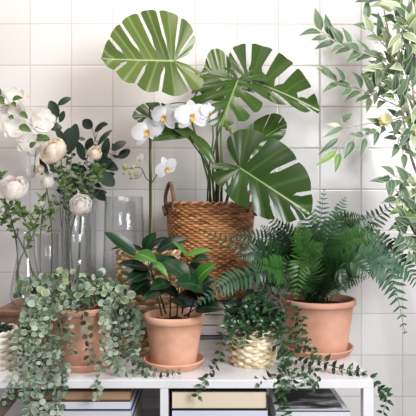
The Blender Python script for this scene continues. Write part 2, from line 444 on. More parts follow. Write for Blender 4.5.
mb = MB(); box(mb, x0+.012, x1-.014, 1.487, 1.668, zt, zt+.0008); mb.build('cover_photograph', artmat(), ab, False)
zp = zt-.031
book(x0-.004, x1+.006, 1.468, 1.69, zp-.05, zp, M['b_whitec'], M['b_paper'], 'thick white book beneath the black and grey art book', 'books piled on the right of the lower shelf', spine='front')
book(x0, x1, 1.47, 1.69, .4825, zp-.051, M['b_greyc'], M['b_paper2'], 'grey book at the bottom of the right lower pile', 'books piled on the right of the lower shelf', spine='front')

# ---------------------------------------------------------------- pots
def pot(parent, c, rt, rb, h, mat, rim=.022):
    th = .007; mb = MB()
    prof = [(rb-.012, .012), (rb-.012, 0), (rb*.97, 0), (rb, .004)]
    k = h-rim
    for i in range(1, 6):
        t = i/5; prof.append((rb+(rt*.93-rb)*t, .004+(k-.004)*t))
    prof += [(rt*.965, k+.001), (rt, k+.005), (rt+.001, h-.005), (rt-.001, h-.001), (rt-.005, h), (rt-.010, h-.002), (rt*.9, h-.02), (rt*.88-.002, h-.04), (rb-.01, .012)]
    lathe(mb, c, prof, 56); o = mb.build('pot', mat, parent)
    sm = MB(); rows = []
    for j in range(7):
        rows.append([c+V((rt*.895*j/6*math.cos(2*PI*k/24), rt*.895*j/6*math.sin(2*PI*k/24), h-.025+rr(-.003, .004))) for k in range(24)])
    sm.grid(rows, closed=True); sm.build('soil', M['soil'], parent)
    return o
def saucer(c, r, h, mat, label):
    mb = MB()
    lathe(mb, c, [(r*.8, 0), (r*.86, 0), (r*.9, .003), (r*.97, h-.007), (r, h-.005), (r+.001, h-.001), (r-.003, h), (r-.006, h-.001), (r*.88, .0075), (r*.8, .006), (.002, .006)], 56)
    return tag(mb.build('saucer', mat), label, 'saucer', 'terracotta saucers')
SH = .006
c1 = V((P(84, 0, 1.58).x, 1.58, T)); c2 = V((P(174, 0, 1.58).x, 1.58, T)); c3 = V((P(318, 0, 1.72).x, 1.72, T))
saucer(c1, .091, .022, M['terra2'], 'terracotta saucer under the trailing silver leaved plant')
saucer(c2, .088, .022, M['terra'], 'terracotta saucer under the middle pot of glossy green leaves')
saucer(c3, .108, .024, M['terra2'], 'wide terracotta saucer under the fern at right')
up = V((0, 0, SH))

# ---------------------------------------------------------------- glossy plant in the middle
t2 = thing('potted_rubber_plant', c2+up, 'terracotta pot of glossy dark oval leaves on short stems, middle of the table', 'potted plant')
pot(t2, c2+up, .087, .064, .147-SH, M['terra'])
stems = [((162, 316, 1.57), (150, 268, 1.57)), ((170, 317, 1.55), (170, 276, 1.54)), ((177, 317, 1.58), (178, 262, 1.58)), ((188, 317, 1.57), (198, 284, 1.54)), ((166, 314, 1.6), (146, 256, 1.63)), ((182, 314, 1.6), (188, 255, 1.62)), ((184, 316, 1.55), (196, 308, 1.5))]
for a, b_ in stems:
    mb = MB(); pa, pb = P(*a), P(*b_)
    tube(mb, [pa, pa.lerp(pb, .5)+V((.002, -.003, 0)), pb], .0028, .0014); mb.build('stem', M['bark'], t2)
L = [ # base, tip, width px, fresh?
 ((137, 256, 1.62), (104, 232, 1.60), 12, 0, 1), ((145, 252, 1.62), (156, 232, 1.60), 11, 0, 1), ((156, 252, 1.63), (189, 239, 1.62), 13, 0, 1),
 ((149, 270, 1.57), (118, 264, 1.52), 11, 0, 1), ((136, 254, 1.58), (157, 262, 1.50), 12, 1, 1), ((152, 262, 1.54), (168, 278, 1.47), 6, 1, 1),
 ((162, 262, 1.56), (190, 284, 1.49), 18, 0, 1), ((188, 257, 1.6), (172, 241, 1.57), 5, 1, 1), ((186, 256, 1.6), (211, 250, 1.57), 7, 1, 1),
 ((190, 262, 1.58), (213, 260, 1.54), 10, 0, 1), ((196, 284, 1.53), (216, 264, 1.49), 15, 1, 1), ((206, 290, 1.53), (175, 284, 1.47), 20, 0, 1),
 ((195, 309, 1.52), (226, 309, 1.47), 16, 0, 1), ((170, 282, 1.54), (150, 290, 1.48), 12, 0, 0), ((150, 272, 1.57), (125, 283, 1.52), 12, 0, 0),
 ((150, 280, 1.58), (128, 297, 1.54), 13, 0, 0), ((165, 290, 1.56), (142, 301, 1.51), 11, 0, 0), ((176, 278, 1.57), (196, 272, 1.52), 13, 0, 0),
 ((172, 272, 1.58), (150, 262, 1.55), 12, 0, 0), ((178, 295, 1.56), (198, 300, 1.52), 12, 0, 0), ((168, 300, 1.56), (186, 308, 1.50), 10, 0, 0),
 ((178, 268, 1.6), (160, 258, 1.62), 13, 0, 0), ((160, 285, 1.58), (178, 298, 1.53), 11, 0, 0), ((198, 287, 1.54), (212, 300, 1.5), 14, 0, 0),
 ((185, 268, 1.6), (207, 274, 1.6), 14, 0, 0), ((150, 268, 1.57), (172, 258, 1.6), 14, 0, 0), ((200, 286, 1.56), (216, 280, 1.55), 12, 0, 0), ((140, 275, 1.6), (120, 272, 1.6), 12, 0, 0),
 ((155, 295, 1.58), (135, 288, 1.58), 13, 0, 0), ((190, 290, 1.58), (180, 303, 1.53), 10, 0, 0)]
for b_, tp, w, fresh, big in L:
    mb = MB(); leaf(mb, P(*b_), P(*tp), W(w, 1.55)*1.3, nrm=V((rr(-.3, .3), -.7, .75)), curl=rr(.04, .12), fold=.22, n=8)
    mb.build('leaf', M['zzlight'] if fresh else M['zz'], t2)

# ---------------------------------------------------------------- trailing silver plant
t1 = thing('potted_trailing_plant', c1+up, 'terracotta pot of trailing silver green round leaves spilling over the table edge', 'potted plant')
pot(t1, c1+up, .090, .07, .172-SH, M['terra2'], .02)
def strand(parent, pts, size, gap, mstem, mleaf, name='trailing_stem', prof=ROUND, elong=1.0, alt=False, rad=.0011, jitter=.6, wf=.95, taper=.6, n=5, outward=None, up_=0, bare=0):
    pts = [P(*p) for p in pts]; length = sum((pts[i+1]-pts[i]).length for i in range(len(pts)-1))
    k = max(3, int(length/gap)); mb = MB(); mb.mi = 0
    q = tube(mb, pts, rad, rad*.6, 5, n=max(k, 6)); mb.mi = 1
    ph = rr(0, 6)
    for i, p in enumerate(q):
        if i/len(q) < bare: continue
        d = (q[min(i+1, len(q)-1)]-q[max(i-1, 0)]).normalized()
        s = d.cross(V((0, -1, .15))).normalized(); u = s.cross(d)
        ph += 1.57+rr(-.4, .4)
        sz = size*(1-(1-taper)*i/len(q))*rr(.75, 1.15)
        for sg in ((1, -1) if not alt else ((1,) if i % 2 else (-1,))):
            o_ = (s*math.cos(ph*.5)*sg+u*math.sin(ph*.5)*sg*.7)
            if abs(o_.dot(V((1, 0, 0)))) < .35: o_ += s*sg*.7
            o_ = (o_.normalized()+d*.35+rv(.3*jitter)).normalized()
            if p.y+o_.y*sz > 1.99: o_.y = -abs(o_.y)
            leaf(mb, p+o_*rad, p+o_*sz*elong, sz*wf, nrm=V((rr(-1, 1), -1, rr(-.4, 1.3))), curl=rr(-.1, .12), fold=rr(0, .3), prof=prof, n=n, cross=1)
    return mb.build(name, [mstem, mleaf], parent)
# crown: dense rosettes of round leaves over the soil
mb = MB(); mb2 = MB(); mb3 = MB()
for i in range(250):
    a = rr(0, 2*PI); q = math.sqrt(R.random())
    x = 74+q*56*math.cos(a); y = 293+q*21*math.sin(a)
    if x > 108 and y < 280: y += 10
    dd = 1.58-.10*math.sin(max(0, min(PI, (y-268)/50*PI)))*rr(.2, 1)
    if y > 304 and 58 < x < 112: y -= 12
    c = P(x, y, dd); dr = V((rr(-1, 1), rr(-1, .2), rr(-.5, 1))).normalized()
    sz = rr(.017, .028); m_ = mb if R.random() < .45 else (mb3 if R.random() < .6 else mb2)
    leaf(m_, c, c+dr*sz, sz*.95, nrm=V((rr(-1, 1), -1, rr(-.3, 1.2))), curl=rr(-.1, .2), fold=rr(.1, .5), prof=ROUND, n=6, cross=1)
mb.build('foliage', M['silver'], t1); mb2.build('foliage', M['silverdark'], t1); mb3.build('foliage', M['silveryellow'], t1)
mb = MB()
for i in range(40):
    a = rr(0, 2*PI); e = c1+up+V((math.cos(a)*.075, math.sin(a)*.06, .15+rr(.01, .06)))
    tube(mb, [c1+up+V((rr(-.04, .04), rr(-.04, .04), .14)), e+V((0, 0, .02)), e+V((math.cos(a)*.02, math.sin(a)*.02, 0))], .0011, .0008, 4)
mb.build('stems', M['silverstem'], t1)
S1 = [
 [(60, 300, 1.50), (68, 315, 1.475), (70, 335, 1.475), (73, 352, 1.47)],
 [(72, 300, 1.49), (84, 316, 1.47), (88, 340, 1.465), (90, 362, 1.47)],
 [(52, 300, 1.5), (50, 320, 1.465), (52, 350, 1.455), (54, 378, 1.43), (55, 398, 1.43), (57, 416, 1.43)],
 [(45, 298, 1.5), (40, 320, 1.46), (42, 350, 1.45), (40, 385, 1.43), (44, 412, 1.43)],
 [(48, 300, 1.5), (46, 325, 1.47), (49, 355, 1.46), (47, 376, 1.435), (50, 392, 1.43)],
 [(38, 298, 1.5), (30, 320, 1.46), (28, 350, 1.45), (31, 380, 1.43), (30, 412, 1.43), (31, 422, 1.43)],
 [(35, 300, 1.52), (22, 322, 1.47), (17, 350, 1.45), (12, 378, 1.43), (7, 402, 1.43)],
 [(38, 300, 1.52), (33, 330, 1.48), (36, 355, 1.47), (33, 372, 1.45)],
 [(30, 300, 1.54), (24, 330, 1.49), (22, 350, 1.47), (24, 385, 1.43), (22, 398, 1.43)],
 [(60, 300, 1.5), (45, 330, 1.46), (58, 352, 1.46), (66, 372, 1.46), (62, 392, 1.43)],
 [(108, 298, 1.52), (118, 318, 1.50), (122, 340, 1.49), (130, 358, 1.48), (142, 369, 1.475), (160, 373, 1.465), (178, 372, 1.47)],
 [(112, 296, 1.53), (126, 315, 1.51), (130, 335, 1.50), (134, 350, 1.50), (136, 362, 1.48)],
 [(105, 300, 1.5), (112, 322, 1.48), (113, 345, 1.47), (118, 365, 1.47)],
 [(115, 298, 1.55), (130, 306, 1.52), (140, 325, 1.48), (138, 345, 1.48)],
 [(104, 302, 1.5), (106, 330, 1.47), (104, 355, 1.46), (98, 378, 1.43), (97, 398, 1.43)],
 [(108, 304, 1.5), (102, 335, 1.46), (110, 360, 1.46), (124, 372, 1.465), (145, 374, 1.46)],
 [(50, 302, 1.5), (62, 330, 1.46), (56, 360, 1.455), (64, 380, 1.43), (60, 405, 1.43)],
 [(36, 300, 1.5), (38, 330, 1.45), (34, 362, 1.44), (38, 392, 1.42), (40, 420, 1.42)],
 [(32, 300, 1.52), (26, 320, 1.47), (32, 340, 1.46), (28, 365, 1.45), (18, 384, 1.43)]]
for i, s in enumerate(S1):
    strand(t1, s, .0205 if i not in (2, 5) else .0245, .0165, M['silverstem'], M['silver'] if i % 3 != 1 else M['silverdark'], wf=.78, taper=.82)
for i in range(7):
    x = 114+i*3.6+rr(-2, 2)
    strand(t1, [(108+rr(-4, 6), 298, 1.555), (x, 312, 1.555), (x+rr(-3, 3), 330, 1.545), (x+rr(-4, 3), rr(345, 366), 1.535)], .019, .0145, M['silverstem'], M['silverdark'], wf=.85)
for i in range(6):
    x = 22+i*4+rr(-2, 2); e = rr(340, 372)
    strand(t1, [(44+rr(-8, 8), 302, 1.52), (x, 320, 1.50), (x+rr(-3, 3), 345, 1.485), (x+rr(-4, 4), e, 1.475)], .019, .0145, M['silverstem'], M['silverdark'], wf=.85)

# ---------------------------------------------------------------- fern
t3 = thing('potted_fern', c3+up, 'large fern with arching feathery fronds in a terracotta pot at the right', 'potted plant')
pot(t3, c3+up, .115, .088, .17-SH, M['terra2'], .02)
def frond(parent, pts, wpx, kind, n=26, face=V((0, -1, .35)), ptw=.40):
    q0 = [P(*p) for p in pts]; mb = MB(); mb.mi = 0; mb.rnd = .2
    q = tube(mb, q0, .0016, .0007, 4, n=n); mb.mi = 0
    base = rr(.15, .75); d0 = pts[-1][2]
    for i, p in enumerate(q):
        t = i/(n-1)
        if t < .12: continue
        d = (q[min(i+1, n-1)]-q[max(i-1, 0)]).normalized(); s = face.cross(d)
        if s.length < .2: s = V((0, 0, 1)).cross(d)+V((.1, 0, .1))
        s.normalize(); u = s.cross(d)
        ln = W(wpx, 1.6)*.5*(min(1, (t-.05)/.25)**.6)*(1-max(0, (t-.5)/.5)**1.7*.88)
        for sg in (1, -1):
            o_ = (s*sg*.93+d*.42+u*rr(-.12, .12)+rv(.06)).normalized()
            tip = p+o_*ln*rr(.88, 1.1)+V((0, 0, -ln*.12))
            if tip.y > 1.985: tip.y = 1.985
            leaf(mb, p+s*sg*.001, tip, max(.0045, ln*ptw*.66), nrm=u*(1 if u.y < 0 else -1), curl=.06, fold=.1, prof=PINNA, n=4, cross=1, rnd=min(1, max(0, base+rr(-.2, .2))))
    return mb.build('frond', M[kind], parent)
o3 = (316, 302, 1.70)
FR = [ # via, tip, width, kind
 ([(318, 250, 1.70)], (324, 190, 1.72), 26, 'fernblue'), ([(300, 250, 1.66)], (268, 215, 1.62), 28, 'fern'),
 ([(295, 262, 1.66), (265, 240, 1.6)], (232, 234, 1.56), 24, 'fern'), ([(290, 268, 1.66), (245, 248, 1.60)], (200, 230, 1.62), 22, 'fern'),
 ([(285, 268, 1.62), (262, 252, 1.56)], (240, 256, 1.54), 30, 'fern'), ([(285, 272, 1.58), (245, 276, 1.48), (222, 286, 1.44)], (196, 305, 1.42), 21, 'fernblue'),
 ([(288, 272, 1.6), (265, 268, 1.52)], (238, 288, 1.5), 26, 'fern'), ([(295, 275, 1.6), (275, 268, 1.54)], (254, 262, 1.5), 28, 'fernlight'),
 ([(325, 250, 1.68), (342, 222, 1.68)], (361, 216, 1.66), 24, 'fern'), ([(335, 262, 1.68), (365, 228, 1.72)], (398, 200, 1.74), 30, 'fern'),
 ([(340, 262, 1.66), (372, 240, 1.68)], (402, 252, 1.66), 30, 'fern'), ([(338, 270, 1.62), (368, 258, 1.58), (392, 280, 1.56)], (405, 332, 1.56), 30, 'fernblue'),
 ([(342, 262, 1.66), (380, 252, 1.66), (405, 266, 1.66)], (420, 290, 1.66), 30, 'fernblue'), ([(335, 255, 1.64), (355, 238, 1.62)], (385, 236, 1.6), 26, 'fernlight'),
 ([(308, 262, 1.62), (302, 240, 1.58)], (300, 222, 1.56), 24, 'fernlight'), ([(306, 270, 1.60), (300, 262, 1.54)], (296, 298, 1.53), 24, 'fernlight'),
 ([(320, 270, 1.64), (328, 240, 1.60)], (338, 205, 1.6), 26, 'fern'), ([(318, 268, 1.63), (312, 235, 1.6)], (303, 200, 1.6), 26, 'fern'),
 ([(330, 275, 1.60), (350, 262, 1.54)], (372, 276, 1.52), 28, 'fern'), ([(322, 262, 1.66), (334, 225, 1.72)], (345, 198, 1.76), 24, 'fernblue'),
 ([(300, 265, 1.72), (282, 240, 1.78)], (262, 226, 1.82), 26, 'fern'), ([(330, 265, 1.74), (352, 235, 1.82)], (372, 214, 1.86), 28, 'fern'),
 ([(312, 275, 1.58), (310, 255, 1.52)], (322, 244, 1.5), 24, 'fernlight'), ([(325, 280, 1.60), (338, 270, 1.55)], (346, 288, 1.54), 24, 'fern'),
 ([(308, 280, 1.62), (292, 265, 1.57)], (278, 284, 1.55), 24, 'fern'), ([(320, 255, 1.66)], (314, 212, 1.66), 24, 'fernlight'),
 ([(326, 268, 1.68), (356, 246, 1.72), (385, 262, 1.74)], (396, 300, 1.74), 26, 'fern'), ([(298, 270, 1.64), (282, 255, 1.62)], (285, 225, 1.62), 24, 'fern'),
 ([(330, 262, 1.7), (350, 228, 1.74)], (376, 226, 1.76), 26, 'fern'), ([(290, 280, 1.62), (272, 278, 1.56)], (258, 300, 1.55), 22, 'fern')]
for via, tip, w, k in FR:
    st = (o3[0]+rr(-12, 12), o3[1]+rr(-3, 2), 1.70+rr(-.03, .04))
    frond(t3, [st]+via+[tip], w*1.28, k, n=27)
for i in range(22):
    a = rr(.05, .95)*PI; rad = rr(35, 62); dd = rr(1.6, 1.84); cx, cy = 316+math.cos(a)*rad*1.05, 290-math.sin(a)*rad
    st = (o3[0]+rr(-14, 14), 302, 1.70)
    frond(t3, [st, ((st[0]+cx)/2, (st[1]+cy)/2-12, (1.7+dd)/2), (cx, cy, dd)], 30, 'fern' if i % 4 else 'fernlight', n=19)

# ---------------------------------------------------------------- baskets
def basket(parent, c, h, rf, rows, nst, amp, mat, inner, name='woven_body', thick=.003, seg=4, chunky=.62):
    mb = MB(); ns = nst*seg
    for i in range(rows):
        z = h*(i+.5)/rows; rad = rf(z/h); hh = h/rows*chunky; cols = []
        ids = []
        for j in range(ns):
            th = 2*PI*j/ns; off = amp*math.cos(nst/2*th+PI*(i % 2)); k = int(j/seg+.5*(i % 2))
            mb.rnd = (math.sin(i*12.9898+(k//2)*78.233)*43758.5453) % 1.0
            e = V((math.cos(th), math.sin(th), 0)); cc = c+e*(rad+off)+V((0, 0, z+.15*hh*math.sin(th*7+i)))
            ids.append([mb.add(cc+e*math.cos(q)*thick+V((0, 0, 1))*math.sin(q)*hh) for q in [2*PI*s/6 for s in range(6)]])
        for j in range(ns):
            a, b = ids[j], ids[(j+1) % ns]
            for s in range(6): mb.face(a[s], b[s], b[(s+1) % 6], a[(s+1) % 6])
    o = mb.build(name, mat, parent)
    lm = MB(); pr = [(rf(t)-amp-thick*.5, h*t) for t in [k/8 for k in range(9)]]
    pr = [(.001, .001)]+pr+[(rf(1)-amp-thick*1.8, h)]+[(rf(t)-amp-thick*1.8-.001, h*t+.004) for t in (.8, .5, .2)]+[(.001, .006)]
    lathe(lm, c, pr, 40, closed=True); lm.build('lining', inner, parent)
    return o
def ringrope(mb, c, rad, z, n, r, strands=2, amp=.003):
    for k in range(strands):
        rows = []
        for j in range(n):
            th = 2*PI*j/n; ph = th*n/7+2*PI*k/strands
            rc = rad+amp*math.cos(ph); zc = z+amp*math.sin(ph); e = V((math.cos(th), math.sin(th), 0))
            mb.rnd = .5+.5*math.sin(ph)
            rows.append([c+e*(rc+r*math.cos(q))+V((0, 0, zc+r*math.sin(q))) for q in [2*PI*s/6 for s in range(6)]])
        rows.append(rows[0]); mb.grid(rows, closed=True)
cb = V((P(210.5, 0, 1.835).x, 1.835, STK)); BH = P(0, 203, 1.835).z-STK
tbk = thing('wicker_basket', cb, 'large brown wicker basket with two loop handles on the book stack', 'basket')
rfb = lambda t: .116+.03*t**.9
basket(tbk, cb, BH-.008, rfb, 40, 56, .002, M['cane'], M['cane_dark'], thick=.0022)
mb = MB(); ringrope(mb, cb, .146, BH-.004, 168, .0045, 2, .0045); mb.build('rim', M['cane_rim'], tbk)
for sg, xs in ((-1, (164, 181)), (1, (241, 258))):
    mb = MB(); zr = BH-.01
    xa, xb = W(xs[0]-210.5, 1.8), W(xs[1]-210.5, 1.8)
    ya = -.045
    pa = cb+V((sg*.143, -.035, zr-.02)); pb = cb+V((sg*.118, -.09, zr-.02))
    hh = .082 if sg < 0 else .055
    tube(mb, [pa, pa+V((sg*.004, 0, .05)), (pa+pb)/2+V((0, 0, hh+.012)), pb+V((-sg*.0, 0, .05)), pb], .0062, .0062, 8, n=26)
    for q in range(3):
        tube(mb, [pa+V((sg*.004, .006-.006*q, -.012)), pa+V((sg*.012, 0, .012+.004*q)), pa+V((sg*.002, -.012, -.008))], .004, .004, 6)
    mb.build('handle', M['handle'], tbk)
cs = V((P(149, 0, 1.76).x, 1.76, T)); SHH = P(0, 250, 1.76).z-T
tsg = thing('seagrass_basket', cs, 'tall tan woven seagrass basket behind the glossy leaved pot', 'basket')
basket(tsg, cs, SHH, lambda t: .092+.007*t, 22, 22, .004, M['seagrass'], M['cream_in'], thick=.0042)
mb = MB(); ringrope(mb, cs, .098, SHH-.002, 112, .005, 2, .003); mb.build('rim', M['seagrass'], tsg)
ci = V((P(252.5, 0, 1.60).x, 1.60, T)); IH = .1
tcb = thing('rope_basket', ci, 'small cream woven basket holding the trailing dark small-leaved vine', 'basket')
basket(tcb, ci, IH, lambda t: .049+.021*math.sin(PI*min(1, .12+t*.72))-.004*t, 11, 20, .004, M['cream'], M['cream_in'], thick=.005, seg=6, chunky=.7)
mb = MB(); ringrope(mb, ci, .060, IH, 84, .0045, 2, .003); mb.build('rim', M['cream'], tcb)
cw = V((P(-13, 0, 1.57).x, 1.57, T)); WH = .1
twb = thing('rope_basket', cw, 'white woven rope basket at the far left end of the table', 'basket')
basket(twb, cw, WH, lambda t: .066+.014*math.sin(PI*min(1, .1+t*.6)), 10, 20, .004, M['whiterope'], M['cream_in'], thick=.005, seg=6, chunky=.7)
mb = MB(); ringrope(mb, cw, .079, WH, 84, .0045, 2, .003); mb.build('rim', M['whiterope'], twb)
# plant in the white basket
tp = thing('succulent_plant', cw+V((0, 0, .012)), 'low dark green plant with pointed leaves in the white rope basket', 'plant')
mb = MB()
lathe(mb, cw+V((0, 0, .012)), [(.05, 0), (.055, .06), (.05, .07), (.001, .068)], 24); mb.build('root_ball', M['soil'], tp)
mb = MB()
for i in range(60):
    a = rr(0, 2*PI); b0 = cw+V((rr(-.02, .035), rr(-.03, .03), .085)); e = V((math.cos(a), math.sin(a)*.8, rr(.15, .9))).normalized()*rr(.04, .075)
    leaf(mb, b0, b0+e+V((0, 0, -.006)), .015, nrm=V((0, -.2, 1)), curl=.12, fold=.35, n=6, rnd=rr(0, .8))
mb.build('foliage', M['ivy'], tp)

# ---------------------------------------------------------------- trailing vine
tv = thing('trailing_vine', ci+V((0, 0, .015)), 'dark small-leaved vine trailing from the cream basket across the white table', 'plant')
mb = MB(); lathe(mb, ci+V((0, 0, .015)), [(.035, 0), (.045, .05), (.048, .075), (.001, .078)], 24); mb.build('root_ball', M['soil'], tv)
mb = MB(); mb.mi = 1
for i in range(70):
    x = 252+R.gauss(0, 19); y = 316+R.gauss(0, 9)
    if x > 283 or x < 222: x = rr(228, 278)
    y = min(334, max(298, y))
    a = P(x, y, 1.60+rr(-.07, .07)); mb.mi = 0
    b0 = ci+V((rr(-.03, .03), rr(-.03, .03), .09)); tube(mb, [b0, b0.lerp(a, .6)+V((0, 0, .012)), a], .0009, .0006, 4)
    mb.mi = 1
    for k in range(4):
        d = V((rr(-1, 1), rr(-1, .3), rr(-.7, .9))).normalized()*rr(.018, .028)
        leaf(mb, a+rv(.006), a+d, .0125, nrm=V((rr(-.5, .5), -1, rr(0, 1))), curl=.08, fold=.25, n=5, cross=1)
mb.build('foliage', [M['ivystem'], M['ivy']], tv)
V1 = [
 [(238, 322, 1.54), (234, 336, 1.51), (231, 348, 1.51)],
 [(236, 322, 1.55), (222, 338, 1.52), (219, 358, 1.52), (212, 370, 1.47), (203, 383, 1.435), (198, 396, 1.43)],
 [(246, 325, 1.53), (245, 335, 1.51), (244, 346, 1.51)],
 [(262, 320, 1.54), (263, 335, 1.51)],
 [(270, 318, 1.56), (282, 340, 1.51), (283, 362, 1.49), (281, 380, 1.435), (284, 400, 1.43), (286, 424, 1.43)],
 [(272, 320, 1.55), (276, 345, 1.52), (290, 372, 1.47), (291, 384, 1.43), (280, 402, 1.43), (288, 420, 1.43)],
 [(272, 316, 1.58), (292, 330, 1.56), (304, 345, 1.53), (318, 358, 1.51), (334, 366, 1.50), (352, 372, 1.49), (368, 379, 1.47), (380, 388, 1.45), (387, 398, 1.44), (383, 412, 1.44)],
 [(274, 312, 1.58), (296, 318, 1.56), (300, 338, 1.53), (308, 358, 1.51), (325, 364, 1.5), (345, 370, 1.48), (364, 373, 1.48), (378, 386, 1.46), (384, 392, 1.45)],
 [(270, 320, 1.56), (288, 345, 1.52), (300, 362, 1.50), (312, 368, 1.48), (318, 380, 1.44), (314, 384, 1.43)],
 [(276, 320, 1.56), (296, 342, 1.53), (286, 368, 1.48), (272, 378, 1.45), (258, 382, 1.445)],
 [(275, 312, 1.58), (288, 305, 1.56), (300, 314, 1.53), (303, 330, 1.52), (312, 348, 1.51)],
 [(280, 330, 1.54), (282, 350, 1.52), (286, 366, 1.49), (300, 374, 1.46), (305, 383, 1.43)],
 [(262, 305, 1.6), (262, 292, 1.62), (268, 286, 1.62)], [(238, 310, 1.6), (232, 298, 1.6)],
 [(268, 305, 1.58), (276, 294, 1.58), (284, 298, 1.56)]]
for s in V1:
    strand(tv, s, .026, .0185, M['ivystem'], M['ivy'], prof=LANCE, wf=.5, alt=False, taper=.85, n=5, rad=.001)

# ---------------------------------------------------------------- monstera
cm = cb+V((0, 0, .01))
tm = thing('monstera_plant', cm, 'tall plant with big split green leaves rising from the brown wicker basket', 'plant')
mb = MB(); lathe(mb, cm, [(.095, 0), (.12, BH-.05), (.118, BH-.045), (.001, BH-.04)], 32); mb.build('root_ball', M['soil'], tm)
def mleaf(J, tip, up_, dn, mat='mon', **k):
    mb = MB(); J = P(*J); tip = P(*tip); u = P(*up_)-P(up_[0], up_[1], up_[2])
    return mb
def ml(J, tip, au, ad, mat, **k):
    """au / ad: pixel point + depth reached by the widest part of each half, seen from the middle of the rib"""
    Jp, tp = P(*J), P(*tip); mid = Jp.lerp(tp, .2)
    mb = MB(); monstera(mb, Jp, tp, P(*au)-mid, P(*ad)-mid, **k); return mb.build('leaf', M[mat], tm)
ml((174, 61, 1.70), (101, 60, 1.66), (156, 9, 1.70), (172, 93, 1.60), 'monpale', nu=6, nd=5, bend=-.03, cup=.03, base=.5, jit=.22, slit=.03, r0=.25)
ml((240, 168, 1.60), (311, 214, 1.54), (277, 139, 1.58), (240, 203, 1.56), 'mon', nu=4, nd=5, bend=.05, cup=.06, base=.3, slit=.036, r0=.34)
ml((238, 80, 1.72), (221, 123, 1.62), (267, 92, 1.68), (192, 88, 1.68), 'mon', nu=5, nd=5, bend=.1, cup=.1, base=.5, slit=.07, r0=.22)
ml((248, 80, 1.76), (321, 104, 1.66), (266, 44, 1.84), (266, 96, 1.70), 'mon', nu=5, nd=4, bend=.12, cup=.04, base=.5, slit=.065, r0=.2)
ml((228, 84, 1.82), (204, 66, 1.86), (222, 50, 1.86), (204, 96, 1.84), 'mon', nu=4, nd=4, bend=.05, cup=.05, base=.85, slit=.03, r0=.3)
ml((249, 147, 1.80), (287, 122, 1.84), (258, 118, 1.84), (268, 150, 1.80), 'mon', nu=4, nd=4, bend=.05, cup=.05, base=.7, slit=.02)
ml((166, 118, 1.80), (132, 115, 1.80), (156, 101, 1.84), (160, 128, 1.76), 'mon', nu=4, nd=4, bend=.05, cup=.05, base=.5, slit=.03, r0=.3)
mb = MB(); leaf(mb, P(188, 136, 1.72), P(152, 141, 1.68), W(19, 1.7), nrm=V((0, -1, .8)), curl=.1, fold=.3, n=10, rnd=.35); mb.build('leaf', M['mon'], tm)
mb = MB(); leaf(mb, P(166, 124, 1.74), P(206, 152, 1.70), W(13, 1.7), nrm=V((0, -1, .8)), curl=.12, fold=.4, n=10, rnd=.85); mb.build('leaf', M['mon'], tm)
mb = MB(); leaf(mb, P(190, 134, 1.70), P(216, 168, 1.68), W(12, 1.7), nrm=V((.3, -1, .5)), curl=.1, fold=.4, n=10, rnd=.9); mb.build('leaf', M['mon'], tm)
ST = [
 ([(214, 208, 1.80), (213, 180, 1.76), (214, 150, 1.74), (226, 110, 1.73), (238, 80, 1.72)], .0032),
 ([(222, 208, 1.82), (221, 160, 1.80), (222, 120, 1.80), (232, 95, 1.79), (248, 80, 1.76)], .0034),
 ([(218, 208, 1.84), (219, 170, 1.83), (217, 130, 1.83), (222, 100, 1.83), (228, 84, 1.82)], .0034),
 ([(212, 208, 1.80), (208, 180, 1.76), (200, 150, 1.74), (190, 110, 1.74), (200, 85, 1.73), (192, 68, 1.72), (174, 61, 1.70)], .003),
 ([(224, 208, 1.80), (228, 192, 1.74), (226, 176, 1.66), (232, 167, 1.62), (240, 168, 1.60)], .003),
 ([(226, 208, 1.84), (232, 180, 1.83), (240, 158, 1.81), (249, 147, 1.80)], .0026),
 ([(209, 208, 1.80), (210, 180, 1.74), (204, 160, 1.72), (190, 140, 1.72)], .003),
 ([(216, 208, 1.82), (213, 185, 1.8), (206, 160, 1.78), (188, 135, 1.78), (166, 118, 1.80)], .0028),
 ([(207, 208, 1.84), (209, 170, 1.84), (213, 140, 1.84), (212, 120, 1.84)], .0028)]
for p, r in ST:
    mb = MB(); mb.rnd = rr(0, 1); tube(mb, [P(*q) for q in p], r*1.15, r*.7, 7); mb.build('petiole', M['monstem'], tm)
for xs in (216, 221):
    mb = MB(); tube(mb, [P(xs, 208, 1.815), P(xs+1, 170, 1.81), P(xs, 140, 1.81)], .005, .003, 7); mb.build('stem', M['bark'], tm)

# ---------------------------------------------------------------- orchid
co = cs+V((0, 0, .012))
to = thing('orchid_plant', co, 'white orchid with a tall straight stem rising from the tan seagrass basket', 'plant')
mb = MB(); lathe(mb, co, [(.06, 0), (.075, SHH-.03), (.073, SHH-.025), (.001, SHH-.02)], 28); mb.build('root_ball', M['soil'], to)
mb = MB(); tube(mb, [P(150, 262, 1.76), P(150, 180, 1.76), P(149.5, 106, 1.76)], .0036, .0026, 6); mb.build('support_stake', M['bark'], to)
mb = MB(); mb.rnd = .6
tube(mb, [P(151, 262, 1.755), P(151.5, 200, 1.752), P(151, 140, 1.75), P(156, 112, 1.73), P(175, 103, 1.70), P(200, 106, 1.68), P(222, 118, 1.67), P(237, 137, 1.67)], .003, .0012, 6, n=40)
mb.build('flower_stem', M['monstem'], to)
mb = MB(); mb.rnd = .4; tube(mb, [P(151, 182, 1.755), P(146, 178, 1.74), P(141, 168, 1.72), P(133, 168, 1.71), P(124, 170, 1.70)], .0016, .001, 5)
tube(mb, [P(151, 184, 1.755), P(156, 176, 1.73), P(160, 167, 1.71)], .0016, .001, 5)
tube(mb, [P(143, 172, 1.73), P(138, 178, 1.71), P(132, 178, 1.71)], .0012, .0008, 5)
mb.build('flower_stem', M['bark'], to)
